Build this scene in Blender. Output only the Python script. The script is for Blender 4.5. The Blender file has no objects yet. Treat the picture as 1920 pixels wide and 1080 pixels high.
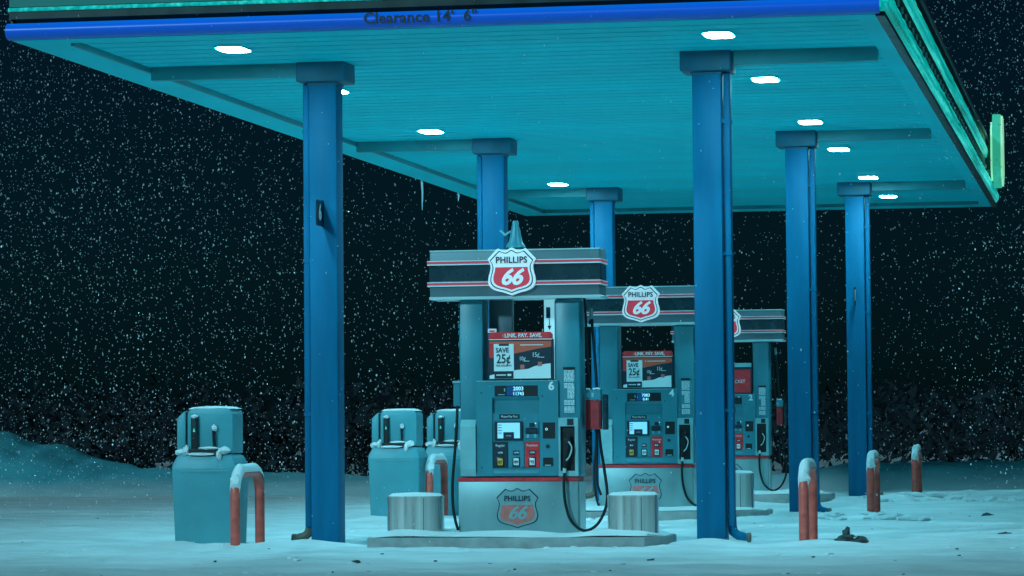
import bpy, bmesh, math, random
from mathutils import Vector, Matrix, noise
random.seed(7)
SC = bpy.context.scene
COL = SC.collection
PI = math.pi

# ------------------------------------------------------------------ camera
F, YAW, PIT, ROL = 6213.27, .1813, .0410, -.0087
CAM = Vector((6.6352, -27.3605, 1.0188))
cy_, sy_ = math.cos(YAW), math.sin(YAW)
fw = Vector((-sy_ * math.cos(PIT), cy_ * math.cos(PIT), math.sin(PIT)))
r0 = Vector((cy_, sy_, 0)); u0 = r0.cross(fw)
cr, sr = math.cos(ROL), math.sin(ROL)
rr = cr * r0 + sr * u0; uu = cr * u0 - sr * r0
cam_data = bpy.data.cameras.new('camera'); cam = bpy.data.objects.new('camera', cam_data); COL.objects.link(cam)
M = Matrix((rr, uu, -fw)).transposed().to_4x4(); M.translation = CAM
cam.matrix_world = M
cam_data.sensor_width = 36; cam_data.lens = F * 36 / 1920
cam_data.clip_start = .5; cam_data.clip_end = 1500
SC.camera = cam

# ------------------------------------------------------------------ night sky
W = bpy.data.worlds.new('World'); SC.world = W; W.use_nodes = True
wt = W.node_tree; wt.nodes.clear()
wo = wt.nodes.new('ShaderNodeOutputWorld'); wb = wt.nodes.new('ShaderNodeBackground')
sky = wt.nodes.new('ShaderNodeTexSky'); sky.sky_type = 'NISHITA'; sky.sun_disc = False
SUN_EL, SUN_AZ = math.radians(24), math.radians(-28)
sky.sun_elevation = SUN_EL; sky.sun_rotation = math.radians(180 - 28)
mix = wt.nodes.new('ShaderNodeMix'); mix.data_type = 'RGBA'; mix.blend_type = 'MULTIPLY'; mix.inputs[0].default_value = 1
mix.inputs[7].default_value = (.06, .44, .80, 1)
wt.links.new(sky.outputs[0], mix.inputs[6]); wt.links.new(mix.outputs[2], wb.inputs[0])
wb.inputs[1].default_value = .0026
wt.links.new(wb.outputs[0], wo.inputs[0])

# added fill light from behind the camera, standing in for the store's light
sd = bpy.data.lights.new('fill_sun', 'SUN'); so = bpy.data.objects.new('fill_sun', sd); COL.objects.link(so)
sd.energy = 1.65; sd.angle = math.radians(6); sd.color = (.36, .84, 1)
md = Vector((math.sin(SUN_AZ) * math.cos(SUN_EL), -math.cos(SUN_AZ) * math.cos(SUN_EL), math.sin(SUN_EL)))
so.rotation_euler = md.to_track_quat('Z', 'Y').to_euler()
SC.view_settings.view_transform = 'Standard'; SC.view_settings.look = 'None'
SC.view_settings.exposure = 0; SC.view_settings.gamma = 1
LAMP_COL = (.27, .85, 1.0, 1); LAMP_E = 188

# ------------------------------------------------------------------ materials
def mat(name, col, rough=.5, metal=0, em=None, es=0, nscale=0, namt=0, bump=0, bscale=30, spec=.5, coat=0, stretch=None):
    m = bpy.data.materials.new(name); m.use_nodes = True; t = m.node_tree; b = t.nodes['Principled BSDF']
    b.inputs['Base Color'].default_value = (*col, 1); b.inputs['Roughness'].default_value = rough
    b.inputs['Metallic'].default_value = metal; b.inputs['Specular IOR Level'].default_value = spec
    b.inputs['Coat Weight'].default_value = coat
    if em: b.inputs['Emission Color'].default_value = (*em, 1); b.inputs['Emission Strength'].default_value = es
    if namt or bump:
        tc = t.nodes.new('ShaderNodeTexCoord'); mp = t.nodes.new('ShaderNodeMapping')
        if stretch: mp.inputs['Scale'].default_value = stretch
        t.links.new(tc.outputs['Object'], mp.inputs[0])
    if namt:
        n = t.nodes.new('ShaderNodeTexNoise'); n.inputs['Scale'].default_value = nscale; n.inputs['Detail'].default_value = 6
        t.links.new(mp.outputs[0], n.inputs[0])
        rp = t.nodes.new('ShaderNodeValToRGB'); rp.color_ramp.elements[0].position = .3; rp.color_ramp.elements[1].position = .7
        rp.color_ramp.elements[0].color = tuple(c * (1 - namt) for c in col) + (1,)
        rp.color_ramp.elements[1].color = tuple(min(1, c * (1 + namt * .6)) for c in col) + (1,)
        t.links.new(n.outputs[0], rp.inputs[0]); t.links.new(rp.outputs[0], b.inputs['Base Color'])
        mr = t.nodes.new('ShaderNodeMapRange'); mr.inputs[3].default_value = rough - .1; mr.inputs[4].default_value = min(1, rough + .15)
        t.links.new(n.outputs[0], mr.inputs[0]); t.links.new(mr.outputs[0], b.inputs['Roughness'])
    if bump:
        n2 = t.nodes.new('ShaderNodeTexNoise'); n2.inputs['Scale'].default_value = bscale; n2.inputs['Detail'].default_value = 5
        t.links.new(mp.outputs[0], n2.inputs[0])
        bp = t.nodes.new('ShaderNodeBump'); bp.inputs['Strength'].default_value = bump; bp.inputs['Distance'].default_value = .02
        t.links.new(n2.outputs[0], bp.inputs['Height']); t.links.new(bp.outputs[0], b.inputs['Normal'])
    return m

MT = dict(
    snow=mat('snow', (.80, .84, .86), .75, nscale=1.3, namt=.10, bump=.5, bscale=9, spec=.25),
    gsnow=mat('ground_snow', (.78, .81, .83), .8, nscale=1.8, namt=.20, bump=.9, bscale=9, spec=.2, stretch=(.45, 1, 1)),
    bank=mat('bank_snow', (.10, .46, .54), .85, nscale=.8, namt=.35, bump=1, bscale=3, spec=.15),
    blue=mat('blue_paint', (.002, .15, .30), .5, nscale=7, namt=.22, bump=.05, bscale=5, spec=.14, stretch=(1, 1, .12)),
    blue_d=mat('blue_cap_paint', (.006, .13, .21), .55, nscale=6, namt=.2),
    soffit=mat('soffit_panel', (.002, .68, .78), .6, spec=.12, nscale=1.0, namt=.10, stretch=(.25, 1, 1)),
    beam=mat('beam_paint', (.010, .27, .31), .5, nscale=3, namt=.2),
    dark=mat('dark_trim', (.006, .035, .035), .35, nscale=4, namt=.4),
    teal=mat('pump_paint', (.035, .25, .32), .36, nscale=2.5, namt=.10, bump=.03, bscale=3),
    teal2=mat('pump_panel', (.03, .245, .31), .32, nscale=3, namt=.08),
    tlite=mat('pump_trim_light', (.24, .50, .54), .3, nscale=9, namt=.12),
    cab=mat('cabinet_steel', (.22, .38, .40), .38, metal=.25, nscale=5, namt=.16, bump=.05, bscale=2, stretch=(1, 1, .4)),
    kiosk=mat('kiosk_plastic', (.07, .33, .39), .42, nscale=3, namt=.14, bump=.05, bscale=14),
    steel=mat('brushed_steel', (.72, .72, .70), .27, metal=.75, bump=.16, bscale=9, stretch=(1, 1, .02), nscale=16, namt=.35),
    valg=mat('valance_grey', (.12, .19, .22), .45, metal=.2, nscale=6, namt=.12),
    vald=mat('valance_dark', (.022, .06, .08), .25, metal=.3, nscale=5, namt=.2),
    valt=mat('valance_edge', (.55, .74, .76), .3, metal=.3),
    red=mat('red_paint', (.85, .035, .045), .35, nscale=12, namt=.25, bump=.05, bscale=30),
    gred=mat('guard_red', (.45, .02, .03), .5, nscale=22, namt=.35),
    redb=mat('bollard_red', (.78, .12, .09), .36, nscale=14, namt=.30, bump=.08, bscale=40),
    redf=mat('faded_red_decal', (.62, .16, .14), .5, nscale=20, namt=.2),
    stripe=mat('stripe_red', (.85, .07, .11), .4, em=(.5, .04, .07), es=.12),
    white=mat('white_enamel', (.86, .88, .90), .4),
    navy=mat('navy_ink', (.006, .025, .045), .4),
    black=mat('black_plastic', (.010, .014, .018), .35, nscale=15, namt=.2),
    rubber=mat('black_rubber', (.010, .018, .022), .6, spec=.3),
    conc=mat('kerb_concrete', (.34, .37, .37), .85, nscale=7, namt=.25, bump=.5, bscale=25),
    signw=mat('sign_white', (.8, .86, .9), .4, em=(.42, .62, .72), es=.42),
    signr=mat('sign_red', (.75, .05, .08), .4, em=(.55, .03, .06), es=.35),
    paper=mat('sticker_paper', (.74, .86, .88), .5),
    orange=mat('ad_orange', (.75, .11, .06), .45),
    yellow=mat('button_yellow', (.75, .42, .06), .4),
    foliage=mat('dark_foliage', (.002, .009, .015), .8),
    bark=mat('bark', (.04, .04, .035), .9),
    dirt=mat('slush_dirt', (.06, .08, .085), .8, nscale=20, namt=.5, bump=.6, bscale=30),
    ice=mat('icicle_ice', (.6, .85, .9), .12, spec=.8),
    brass=mat('worn_brown', (.14, .12, .09), .6),
    lens=mat('lamp_lens', (.8, .95, 1), .3, em=LAMP_COL[:3], es=LAMP_E),
    scr=mat('screen_light', (.3, .5, .6), .3, em=(.16, .62, .85), es=.75),
    poster=mat('backlit_poster', (.7, .85, .9), .4, em=(.30, .78, .90), es=.55),
    lcd=mat('lcd_blue', (.01, .05, .15), .3, em=(.0, .07, .25), es=.35),
    seg=mat('lcd_digits', (.4, .7, .8), .3, em=(.3, .8, 1), es=.8),
    tubeb=mat('blue_light_tube', (.01, .12, .55), .3, em=(.0, .06, .42), es=.34),
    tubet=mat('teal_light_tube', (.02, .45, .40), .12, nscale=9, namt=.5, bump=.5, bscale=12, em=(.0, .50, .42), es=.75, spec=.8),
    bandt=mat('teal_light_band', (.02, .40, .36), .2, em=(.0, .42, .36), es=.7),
    bandd=mat('teal_dim_band', (.02, .20, .18), .3, em=(.0, .16, .14), es=.16),
    signg=mat('sign_green', (.10, .5, .35), .4, em=(.03, .42, .26), es=.7),
    signy=mat('sign_pale', (.5, .7, .5), .4, em=(.32, .78, .48), es=.75),
    tail=mat('red_marker', (.8, .1, .1), .3, em=(1, .25, .3), es=9),
)

# light from above painted into the tube's emission, brightest along the top
t_ = MT['tubeb'].node_tree; g_ = t_.nodes.new('ShaderNodeNewGeometry'); sp_ = t_.nodes.new('ShaderNodeSeparateXYZ'); rp_ = t_.nodes.new('ShaderNodeValToRGB')
t_.links.new(g_.outputs['Position'], sp_.inputs[0]); mr_ = t_.nodes.new('ShaderNodeMapRange'); mr_.inputs[1].default_value = 4.07; mr_.inputs[2].default_value = 4.205
t_.links.new(sp_.outputs[2], mr_.inputs[0]); t_.links.new(mr_.outputs[0], rp_.inputs[0])
e_ = rp_.color_ramp.elements; e_[0].position = .05; e_[0].color = (0, .014, .10, 1); e_[1].position = 1; e_[1].color = (.0, .26, 1, 1)
m_ = rp_.color_ramp.elements.new(.5); m_.color = (0, .05, .52, 1); m_ = rp_.color_ramp.elements.new(.85); m_.color = (0, .12, .85, 1)
t_.links.new(rp_.outputs[0], t_.nodes['Principled BSDF'].inputs['Emission Color']); t_.nodes['Principled BSDF'].inputs['Emission Strength'].default_value = .52
# snow-coloured bank foot; higher up the teal of the light is painted in
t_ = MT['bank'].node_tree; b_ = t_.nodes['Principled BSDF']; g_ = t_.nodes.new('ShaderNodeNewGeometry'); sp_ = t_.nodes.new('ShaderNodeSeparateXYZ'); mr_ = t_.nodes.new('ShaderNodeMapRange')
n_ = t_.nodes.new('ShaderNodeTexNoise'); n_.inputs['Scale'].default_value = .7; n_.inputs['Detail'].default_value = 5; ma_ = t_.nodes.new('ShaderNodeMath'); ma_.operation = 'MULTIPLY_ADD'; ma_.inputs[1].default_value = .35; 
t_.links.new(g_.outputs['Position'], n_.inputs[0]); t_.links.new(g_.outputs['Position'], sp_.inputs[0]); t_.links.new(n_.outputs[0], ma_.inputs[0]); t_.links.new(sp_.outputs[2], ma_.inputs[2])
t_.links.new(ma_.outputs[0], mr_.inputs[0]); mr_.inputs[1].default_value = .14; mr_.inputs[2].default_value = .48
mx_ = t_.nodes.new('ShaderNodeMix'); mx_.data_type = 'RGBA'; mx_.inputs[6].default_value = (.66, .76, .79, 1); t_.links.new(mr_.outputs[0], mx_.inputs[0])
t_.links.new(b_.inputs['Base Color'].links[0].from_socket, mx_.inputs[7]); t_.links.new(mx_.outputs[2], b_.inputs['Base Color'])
# glints and streaks painted into the side tubes' emission by stretched noise
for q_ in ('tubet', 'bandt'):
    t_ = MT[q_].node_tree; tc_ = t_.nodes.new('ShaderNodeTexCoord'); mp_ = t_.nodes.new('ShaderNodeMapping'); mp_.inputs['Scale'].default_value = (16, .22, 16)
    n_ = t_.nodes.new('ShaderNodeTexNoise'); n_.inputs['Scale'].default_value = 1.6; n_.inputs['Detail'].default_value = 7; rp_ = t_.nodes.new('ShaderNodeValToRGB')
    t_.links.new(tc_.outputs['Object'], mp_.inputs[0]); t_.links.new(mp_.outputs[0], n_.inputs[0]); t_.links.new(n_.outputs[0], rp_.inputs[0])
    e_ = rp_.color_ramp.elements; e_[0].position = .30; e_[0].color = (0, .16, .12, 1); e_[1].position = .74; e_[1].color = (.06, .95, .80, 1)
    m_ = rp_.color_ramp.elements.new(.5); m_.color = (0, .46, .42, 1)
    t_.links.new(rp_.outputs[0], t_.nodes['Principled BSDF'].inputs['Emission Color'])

# ------------------------------------------------------------------ helpers
def link(o, parent=None):
    COL.objects.link(o)
    if parent: o.parent = parent
    return o
def build(name, layers, parent=None, loc=(0, 0, 0), smooth=False):
    """layers: list of (bmesh, material); becomes one mesh object"""
    if isinstance(layers, tuple): layers = [layers]
    me = bpy.data.meshes.new(name); out = bmesh.new()
    mats = []
    for bm, m in layers:
        if m not in mats: mats.append(m)
        i = mats.index(m)
        for f in bm.faces: f.material_index = i
        tmp = bpy.data.meshes.new('t'); bm.to_mesh(tmp); bm.free(); out.from_mesh(tmp); bpy.data.meshes.remove(tmp)
    out.to_mesh(me); out.free()
    for m in mats: me.materials.append(MT[m])
    if smooth:
        for p in me.polygons: p.use_smooth = True
        try: me.set_sharp_from_angle(angle=math.radians(38))
        except Exception: pass
    o = bpy.data.objects.new(name, me); o.location = loc
    return link(o, parent)
def thing(name, label, cat, loc=(0, 0, 0), group=None, rz=0):
    o = bpy.data.objects.new(name, None); o.location = loc; o.rotation_euler = (0, 0, rz); o.empty_display_size = .2
    tag(o, label, cat, group); return link(o)
def tag(o, label=None, cat=None, group=None, kind=None):
    if label: o['label'] = label
    if cat: o['category'] = cat
    if group: o['group'] = group
    if kind: o['kind'] = kind
    return o
def copy_tree(o, parent=None):
    c = o.copy(); COL.objects.link(c)
    if parent: c.parent = parent
    for ch in list(o.children): copy_tree(ch, c)
    return c
def box(x0, x1, y0, y1, z0, z1, bev=0, seg=2, bm=None):
    b = bmesh.new()
    bmesh.ops.create_cube(b, size=1)
    for v in b.verts:
        v.co = Vector(((x0 + x1) / 2 + v.co.x * (x1 - x0), (y0 + y1) / 2 + v.co.y * (y1 - y0), (z0 + z1) / 2 + v.co.z * (z1 - z0)))
    if bev: bmesh.ops.bevel(b, geom=list(b.edges), offset=bev, segments=seg, affect='EDGES', profile=.5)
    if bm is not None: return merge(bm, b)
    return b
def merge(a, b):
    tmp = bpy.data.meshes.new('t'); b.to_mesh(tmp); b.free(); a.from_mesh(tmp); bpy.data.meshes.remove(tmp); return a
def prism(pts, a0, a1, axis='y', bm=None, bev=0):
    """pts in the two other axes (x,z for y; y,z for x; x,y for z), extruded a0..a1"""
    b = bmesh.new() if bm is None or bev else bm
    def co(p, a):
        return {'y': (p[0], a, p[1]), 'x': (a, p[0], p[1]), 'z': (p[0], p[1], a)}[axis]
    v0 = [b.verts.new(co(p, a0)) for p in pts]; v1 = [b.verts.new(co(p, a1)) for p in pts]
    n = len(pts)
    b.faces.new(v0[::-1]); b.faces.new(v1)
    for i in range(n): b.faces.new((v0[i], v0[(i + 1) % n], v1[(i + 1) % n], v1[i]))
    bmesh.ops.recalc_face_normals(b, faces=b.faces)
    if bev:
        bmesh.ops.bevel(b, geom=list(b.edges), offset=bev, segments=2, affect='EDGES', profile=.5)
        if bm is not None: return merge(bm, b)
    return b
def cyl(c, r, h, axis='z', seg=20, r2=None, bm=None, sy=1):
    b = bmesh.new()
    bmesh.ops.create_cone(b, cap_ends=True, segments=seg, radius1=r, radius2=r if r2 is None else r2, depth=h)
    for v in b.verts: v.co.y *= sy
    R = {'z': Matrix(), 'y': Matrix.Rotation(PI / 2, 4, 'X'), 'x': Matrix.Rotation(PI / 2, 4, 'Y')}[axis]
    bmesh.ops.transform(b, matrix=Matrix.Translation(c) @ R, verts=b.verts)
    if bm is not None: return merge(bm, b)
    return b
def spline(pts, n=8):
    P = [Vector(p) for p in pts]; out = []
    for i in range(len(P) - 1):
        a, b, c, d = P[max(i - 1, 0)], P[i], P[i + 1], P[min(i + 2, len(P) - 1)]
        for k in range(n):
            t = k / n
            out.append(.5 * ((2 * b) + (c - a) * t + (2 * a - 5 * b + 4 * c - d) * t * t + (3 * b - a - 3 * c + d) * t ** 3))
    out.append(P[-1]); return out
def tube(pts, r, seg=8, bm=None, caps=True):
    b = bmesh.new() if bm is None else bm
    P = [Vector(p) for p in pts]; rings = []
    up = Vector((0, 1, 0)) if abs((P[1] - P[0]).normalized().y) < .9 else Vector((1, 0, 0))
    for i, p in enumerate(P):
        d = (P[min(i + 1, len(P) - 1)] - P[max(i - 1, 0)]).normalized()
        s = d.cross(up)
        if s.length < 1e-4: s = Vector((1, 0, 0))
        s.normalize(); u = s.cross(d).normalized(); up = u
        rad = r[i] if isinstance(r, (list, tuple)) else r
        rings.append([b.verts.new(p + rad * (math.cos(a) * s + math.sin(a) * u)) for a in [2 * PI * k / seg for k in range(seg)]])
    for A, B in zip(rings, rings[1:]):
        for k in range(seg): b.faces.new((A[k], A[(k + 1) % seg], B[(k + 1) % seg], B[k]))
    if caps: b.faces.new(rings[0][::-1]); b.faces.new(rings[-1])
    return b
def text(s, size, x, z, y, depth=.002, shear=0, bold=0, sx=1, align='CENTER', rot='front', spacing=1):
    """flat lettering standing in the XZ plane, facing -Y (rot front) or facing +X (rot side)"""
    cu = bpy.data.curves.new('t', 'FONT'); cu.body = s; cu.size = size; cu.align_x = align; cu.align_y = 'CENTER'
    cu.extrude = depth / 2; cu.shear = shear; cu.offset = bold; cu.resolution_u = 3; cu.space_character = spacing
    o = bpy.data.objects.new('t', cu); COL.objects.link(o)
    dg = bpy.context.evaluated_depsgraph_get(); dg.update()
    me = bpy.data.meshes.new_from_object(o.evaluated_get(dg))
    b = bmesh.new(); b.from_mesh(me)
    bpy.data.objects.remove(o); bpy.data.curves.remove(cu); bpy.data.meshes.remove(me)
    bmesh.ops.transform(b, matrix=Matrix.Diagonal((sx, 1, 1, 1)), verts=b.verts)
    R = Matrix.Rotation(PI / 2, 4, 'X')
    if rot == 'side': R = Matrix.Rotation(PI / 2, 4, 'Z') @ R
    bmesh.ops.transform(b, matrix=Matrix.Translation((x, y, z)) @ R, verts=b.verts)
    return b
def snow_lump(x0, x1, y0, y1, z0, h, n=14, rag=.35, seed=0, edge=4):
    """a cushion of settled snow on a flat top"""
    b = bmesh.new(); g = []
    for j in range(n + 1):
        row = []
        for i in range(n + 1):
            u, v = i / n, j / n
            e = max(0, 1 - abs(2 * u - 1) ** edge) ** .5 * max(0, 1 - abs(2 * v - 1) ** edge) ** .5
            X, Y = x0 + u * (x1 - x0), y0 + v * (y1 - y0)
            k = 1 + rag * 2 * noise.noise(Vector((X * 5 + seed, Y * 5, seed * 1.7)))
            row.append(b.verts.new((X, Y, z0 + h * e * k)))
        g.append(row)
    for j in range(n):
        for i in range(n): b.faces.new((g[j][i], g[j][i + 1], g[j + 1][i + 1], g[j + 1][i]))
    return b
def blob(c, rx, ry, rz, rag=.3, seed=0, sub=2):
    b = bmesh.new(); bmesh.ops.create_icosphere(b, subdivisions=sub, radius=1)
    for v in b.verts:
        k = 1 + rag * noise.noise(v.co * 1.7 + Vector((seed * 3.1, seed, 0)))
        v.co = Vector((c[0] + v.co.x * rx * k, c[1] + v.co.y * ry * k, c[2] + v.co.z * rz * k))
    return b
def fbm(x, y, s, seed=0):
    return noise.fractal(Vector((x * s, y * s, seed)), 1.0, 2.0, 4)

# ------------------------------------------------------------------ ground, banks, distance
DRIFTS = [(-1.0, -.62, .45, .22, .07), (-.45, -.45, .4, .3, .03), (0, -.3, .35, .16, .06), (3.33, -.32, .35, .16, .07), (4.05, -.15, .3, .22, .05), (4.35, .0, .3, .2, .03),
          (-1.0, 7.0, .5, .3, .06), (.9, -1.0, .8, .25, .02), (2.4, -1.0, .7, .22, .02), (3.0, -.7, .3, .3, .03), (3.4, 7.4, .4, .25, .06), (3.4, 15.3, .5, .3, .07),
          (2.8, 7.0, .6, .3, .05), (4.1, 7.2, .3, .3, .05), (4.1, 15.3, .5, .3, .06), (-.8, 7.4, .4, .3, .05), (.3, 7.1, .6, .3, .05), (-3.5, 3, 2.2, .7, .05), (5.5, 16.5, 2.5, .6, .09)]
def gz(x, y):
    z = .026 * fbm(x, y * 1.8, .45, 3) + .016 * fbm(x, y * 3.0, 1.9, 8) + .008 * fbm(x, y * 2, 6, 5)
    t = 0
    for yt, a in ((-3.6, .025), (-5.3, .018), (3.2, .03), (5.0, .03), (11, .03), (12.8, .03)):   # wheel ruts running past the islands
        w = .16; d = (y - yt - .18 * math.sin(x * .35 + yt)) / w
        t += -a * math.exp(-d * d) + a * .9 * math.exp(-(abs(d) - 1.7) ** 2 * 1.5)
    z += t * (.55 + .45 * noise.noise(Vector((x * 1.2, y, 2))))
    for cx, cy, sx, sy, h in DRIFTS:
        q = ((x - cx) / sx) ** 2 + ((y - cy) / sy) ** 2
        if q < 9: z += h * math.exp(-q) * (1 + .5 * noise.noise(Vector((x * 4, y * 4, 1))))
    return z
def graded(lo, f0, f1, hi, fine, grow=1.35):
    L = [f0]; s = fine
    while L[-1] > lo: s *= grow; L.append(L[-1] - s)
    L = L[::-1]
    while L[-1] < f1: L.append(L[-1] + fine)
    s = fine
    while L[-1] < hi: s *= grow; L.append(L[-1] + s)
    return L
xs = graded(-900, -5, 7, 900, .075); ys = graded(-200, -8, 11, 1100, .06, 1.12)
V = []; Fc = []
for y in ys:
    for x in xs: V.append((x, y, gz(x, y) if abs(x) < 60 and -30 < y < 80 else 0))
nx = len(xs)
for j in range(len(ys) - 1):
    for i in range(nx - 1): Fc.append((j * nx + i, j * nx + i + 1, (j + 1) * nx + i + 1, (j + 1) * nx + i))
me = bpy.data.meshes.new('snowy_ground'); me.from_pydata(V, [], Fc); me.materials.append(MT['gsnow'])
for p in me.polygons: p.use_smooth = True
g = link(bpy.data.objects.new('snowy_ground', me)); tag(g, kind='structure')

def bank(name, x0, x1, yc, half, prof, nxs=220, nys=26, seed=0):
    b = bmesh.new(); g = []
    for j in range(nys + 1):
        v = j / nys * 2 - 1; row = []
        for i in range(nxs + 1):
            x = x0 + (x1 - x0) * i / nxs; y = yc + v * half
            h = prof(x) * (max(0, 1 - v * v) ** 2.0)
            h *= 1 + .16 * fbm(x, y, .9, seed) + .07 * fbm(x, y, 3.2, seed + 2)
            row.append(b.verts.new((x, y, h - .06)))
        g.append(row)
    for j in range(nys):
        for i in range(nxs): b.faces.new((g[j][i], g[j][i + 1], g[j + 1][i + 1], g[j + 1][i]))
    o = build(name, (b, 'bank'), smooth=True); tag(o, kind='structure'); return o
def interp(T):
    def f(x):
        if x <= T[0][0]: return T[0][1]
        for (a, p), (c, q) in zip(T, T[1:]):
            if x <= c:
                t = (x - a) / (c - a); t = t * t * (3 - 2 * t); return p + (q - p) * t
        return T[-1][1]
    return f
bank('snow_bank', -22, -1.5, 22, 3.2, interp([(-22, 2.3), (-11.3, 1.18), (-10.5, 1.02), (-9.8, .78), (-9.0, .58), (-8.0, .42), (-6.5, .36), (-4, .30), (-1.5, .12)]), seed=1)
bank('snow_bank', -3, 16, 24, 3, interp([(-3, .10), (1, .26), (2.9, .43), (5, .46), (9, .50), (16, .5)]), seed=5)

# added low wood behind the banks, hides the far ground lit by the fill
b = bmesh.new(); R = random.Random(3)
for k in range(3600):
    x = R.uniform(-38, 22); y = R.uniform(29, 58); h = R.uniform(.9, 2.0)
    for q in range(16):
        a = R.uniform(0, 2 * PI); zz = R.uniform(.2, h); rad = (1 - zz / h) * .9 + .3
        c = Vector((x + rad * math.cos(a), y + rad * math.sin(a), zz)); s = R.uniform(.06, .18)
        vs = [b.verts.new(c + Vector((R.uniform(-s, s), R.uniform(-s, s), R.uniform(-s, s)))) for _ in range(3)]
        b.faces.new(vs)
o = build('added_wood', (b, 'foliage')); tag(o, 'added dark woods hiding the far ground behind the snow banks', 'woods', kind='stuff')

def bush(x, y, w, h, label, seed):
    R = random.Random(seed)
    t = thing('evergreen_bush', label, 'bush', (x, y, 0), 'bushes behind the snow banks')
    b = bmesh.new()
    for k in range(1500):
        a = R.uniform(0, 2 * PI); e = R.random() ** .5; zz = R.uniform(.05, 1)
        prof = (1 - zz ** 2.2) ** .5 * (.75 + .35 * noise.noise(Vector((a * 1.3, zz * 3, seed))))
        c = Vector((math.cos(a) * e * w * prof, math.sin(a) * e * w * .7 * prof, zz * h))
        s = .07
        vs = [b.verts.new(c + Vector((R.uniform(-s, s), R.uniform(-s, s), R.uniform(-s, s)))) for _ in range(3)]
        b.faces.new(vs)
    build('crown', (b, 'foliage'), t)
    build('trunk', (tube([(0, 0, -.1), (.03, 0, .3), (0, .02, h * .7)], [.07, .05, .02]), 'bark'), t)
bush(-8.6, 30.5, 1.5, .95, 'low dark bush behind the snow bank, left of the near left pillar', 11)
bush(-6.6, 30, 1.5, .88, 'low dark bush behind the snow bank, right of the near left pillar', 12)
bush(-11.8, 31, 1.3, .55, 'lowest dark bush behind the snow bank, left of the near vacuum kiosk', 13)

# distant red marker lamp beyond the left bank
t = thing('marker_light', 'tiny glowing red marker light beyond the left snow bank', 'light', (-13.4, 36, 0))
build('post', (cyl((0, 0, .12), .02, .56), 'dark'), t)
build('lamp_lens', (cyl((0, 0, .43), .035, .06), 'tail'), t)

# ------------------------------------------------------------------ canopy
X0, X1, Y0, Y1, ZS = -1.917, 4.865, -2.473, 20.5, 4.07
BW = .26
cn = thing('canopy', 'long flat petrol station canopy with glowing blue and teal edge over the pumps', 'canopy', ((X0 + X1) / 2, (Y0 + Y1) / 2, 0))
def cpart(name, layers, parent=cn, smooth=False):
    off = cn.location
    L = layers if isinstance(layers, list) else [layers]
    for b, m in L: bmesh.ops.translate(b, vec=-Vector(off), verts=b.verts)
    return build(name, L, parent, smooth=smooth)
# ribbed soffit, slightly recessed inside a flat border
BL, BR, BF = .40, .15, .9
b = bmesh.new(); y = Y0 + BW; pts = []; k = 0
zi = ZS + .022
while y < Y1 - BF - .3:
    w = .30
    pts += [(y, zi), (y + w - .045, zi), (y + w - .040, zi + .026), (y + w - .004, zi + .026)]
    y += w; k += 1
pts.append((Y1 - BF, zi))
prev = None
for (yy, zz) in pts:
    cur = (b.verts.new((X0 + BL, yy, zz)), b.verts.new((X1 - BR, yy, zz)))
    if prev: b.faces.new((prev[0], cur[0], cur[1], prev[1]))
    prev = cur
cpart('soffit', (b, 'soffit'))
b = bmesh.new()
box(X0, X0 + BL, Y0, Y1, ZS, ZS + .07, bm=b); box(X1 - BR, X1, Y0, Y1, ZS, ZS + .07, bm=b)
box(X0 + BL, X1 - BR, Y0, Y0 + BW, ZS, ZS + .07, bm=b); box(X0 + BL, X1 - BR, Y1 - BF, Y1, ZS, ZS + .07, bm=b)
cpart('soffit_border', (b, 'soffit'))
for q in ((X0 + BL, X0 + BL + .03, Y0 + BW, Y1 - BF), (X0 + BL + .031, X1 - BR, Y1 - BF - .03, Y1 - BF)):
    cpart('inner_trim', (box(q[0], q[1], q[2], q[3], ZS - .022, zi + .02), 'beam'))
b = box(X0 + .02, X1 - .02, Y0 + .02, Y1 - .02, ZS + .12, 4.86); cpart('deck', (b, 'dark'))
b = box(X0 - .03, X1 + .03, Y0 - .03, Y1 + .03, 4.88, 4.93, .01)
cpart('roof_trim', (b, 'valg'))
cpart('roof_snow', (snow_lump(X0, X1, Y0, Y1, 4.93, .10, n=40, seed=3), 'snow'), smooth=True)
# near fascia: blue bullnose with light from above painted into its emission
def half_round(z0, z1, depth, n=10):
    c = (z0 + z1) / 2; r = (z1 - z0) / 2
    return [(-depth * math.cos(a), c + r * math.sin(a)) for a in [-PI / 2 + PI * k / n for k in range(n + 1)]]
prof = half_round(ZS + .004, 4.205, .085)
b = bmesh.new()
prism([(Y0 + p[0], p[1]) for p in prof] + [(Y0 + .02, 4.205), (Y0 + .02, ZS + .004)], X0 - .03, X1 + .035, 'x', bm=b)
front = cpart('blue_light_tube', (b, 'tubeb'), smooth=True)
cpart('fascia_panel', (box(X0 - .01, X1 + .01, Y0 - .04, Y0 + .02, 4.235, 4.86), 'dark'))
b = bmesh.new(); prism([(Y0 + p[0], p[1]) for p in half_round(4.295, 4.325, .03, 6)] + [(Y0 + .0, 4.325), (Y0 + .0, 4.295)], X0 - .01, X1 + .01, 'x', bm=b)
bmesh.ops.translate(b, vec=(0, -.04, 0), verts=b.verts)
cpart('light_strip', (b, 'bandt'))
cpart('fascia_band', (box(X0 - .005, X1 + .005, Y0 - .046, Y0 - .03, 4.33, 4.52), 'bandd'))
cpart('fascia_band', (box(1.3, 3.0, Y0 - .054, Y0 - .04, 4.36, 4.75), 'redf'))
tb = [(text("Clearance 14'  6\"", .122, 1.39, 4.145, Y0 - .090, depth=.006, bold=.0022, sx=1.03, spacing=1.02), 'navy')]
bmesh.ops.rotate(tb[0][0], cent=(1.2, Y0 - .088, 4.143), matrix=Matrix.Rotation(-.0, 3, 'Y'), verts=tb[0][0].verts)
cpart('clearance_lettering', tb, None)
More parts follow.
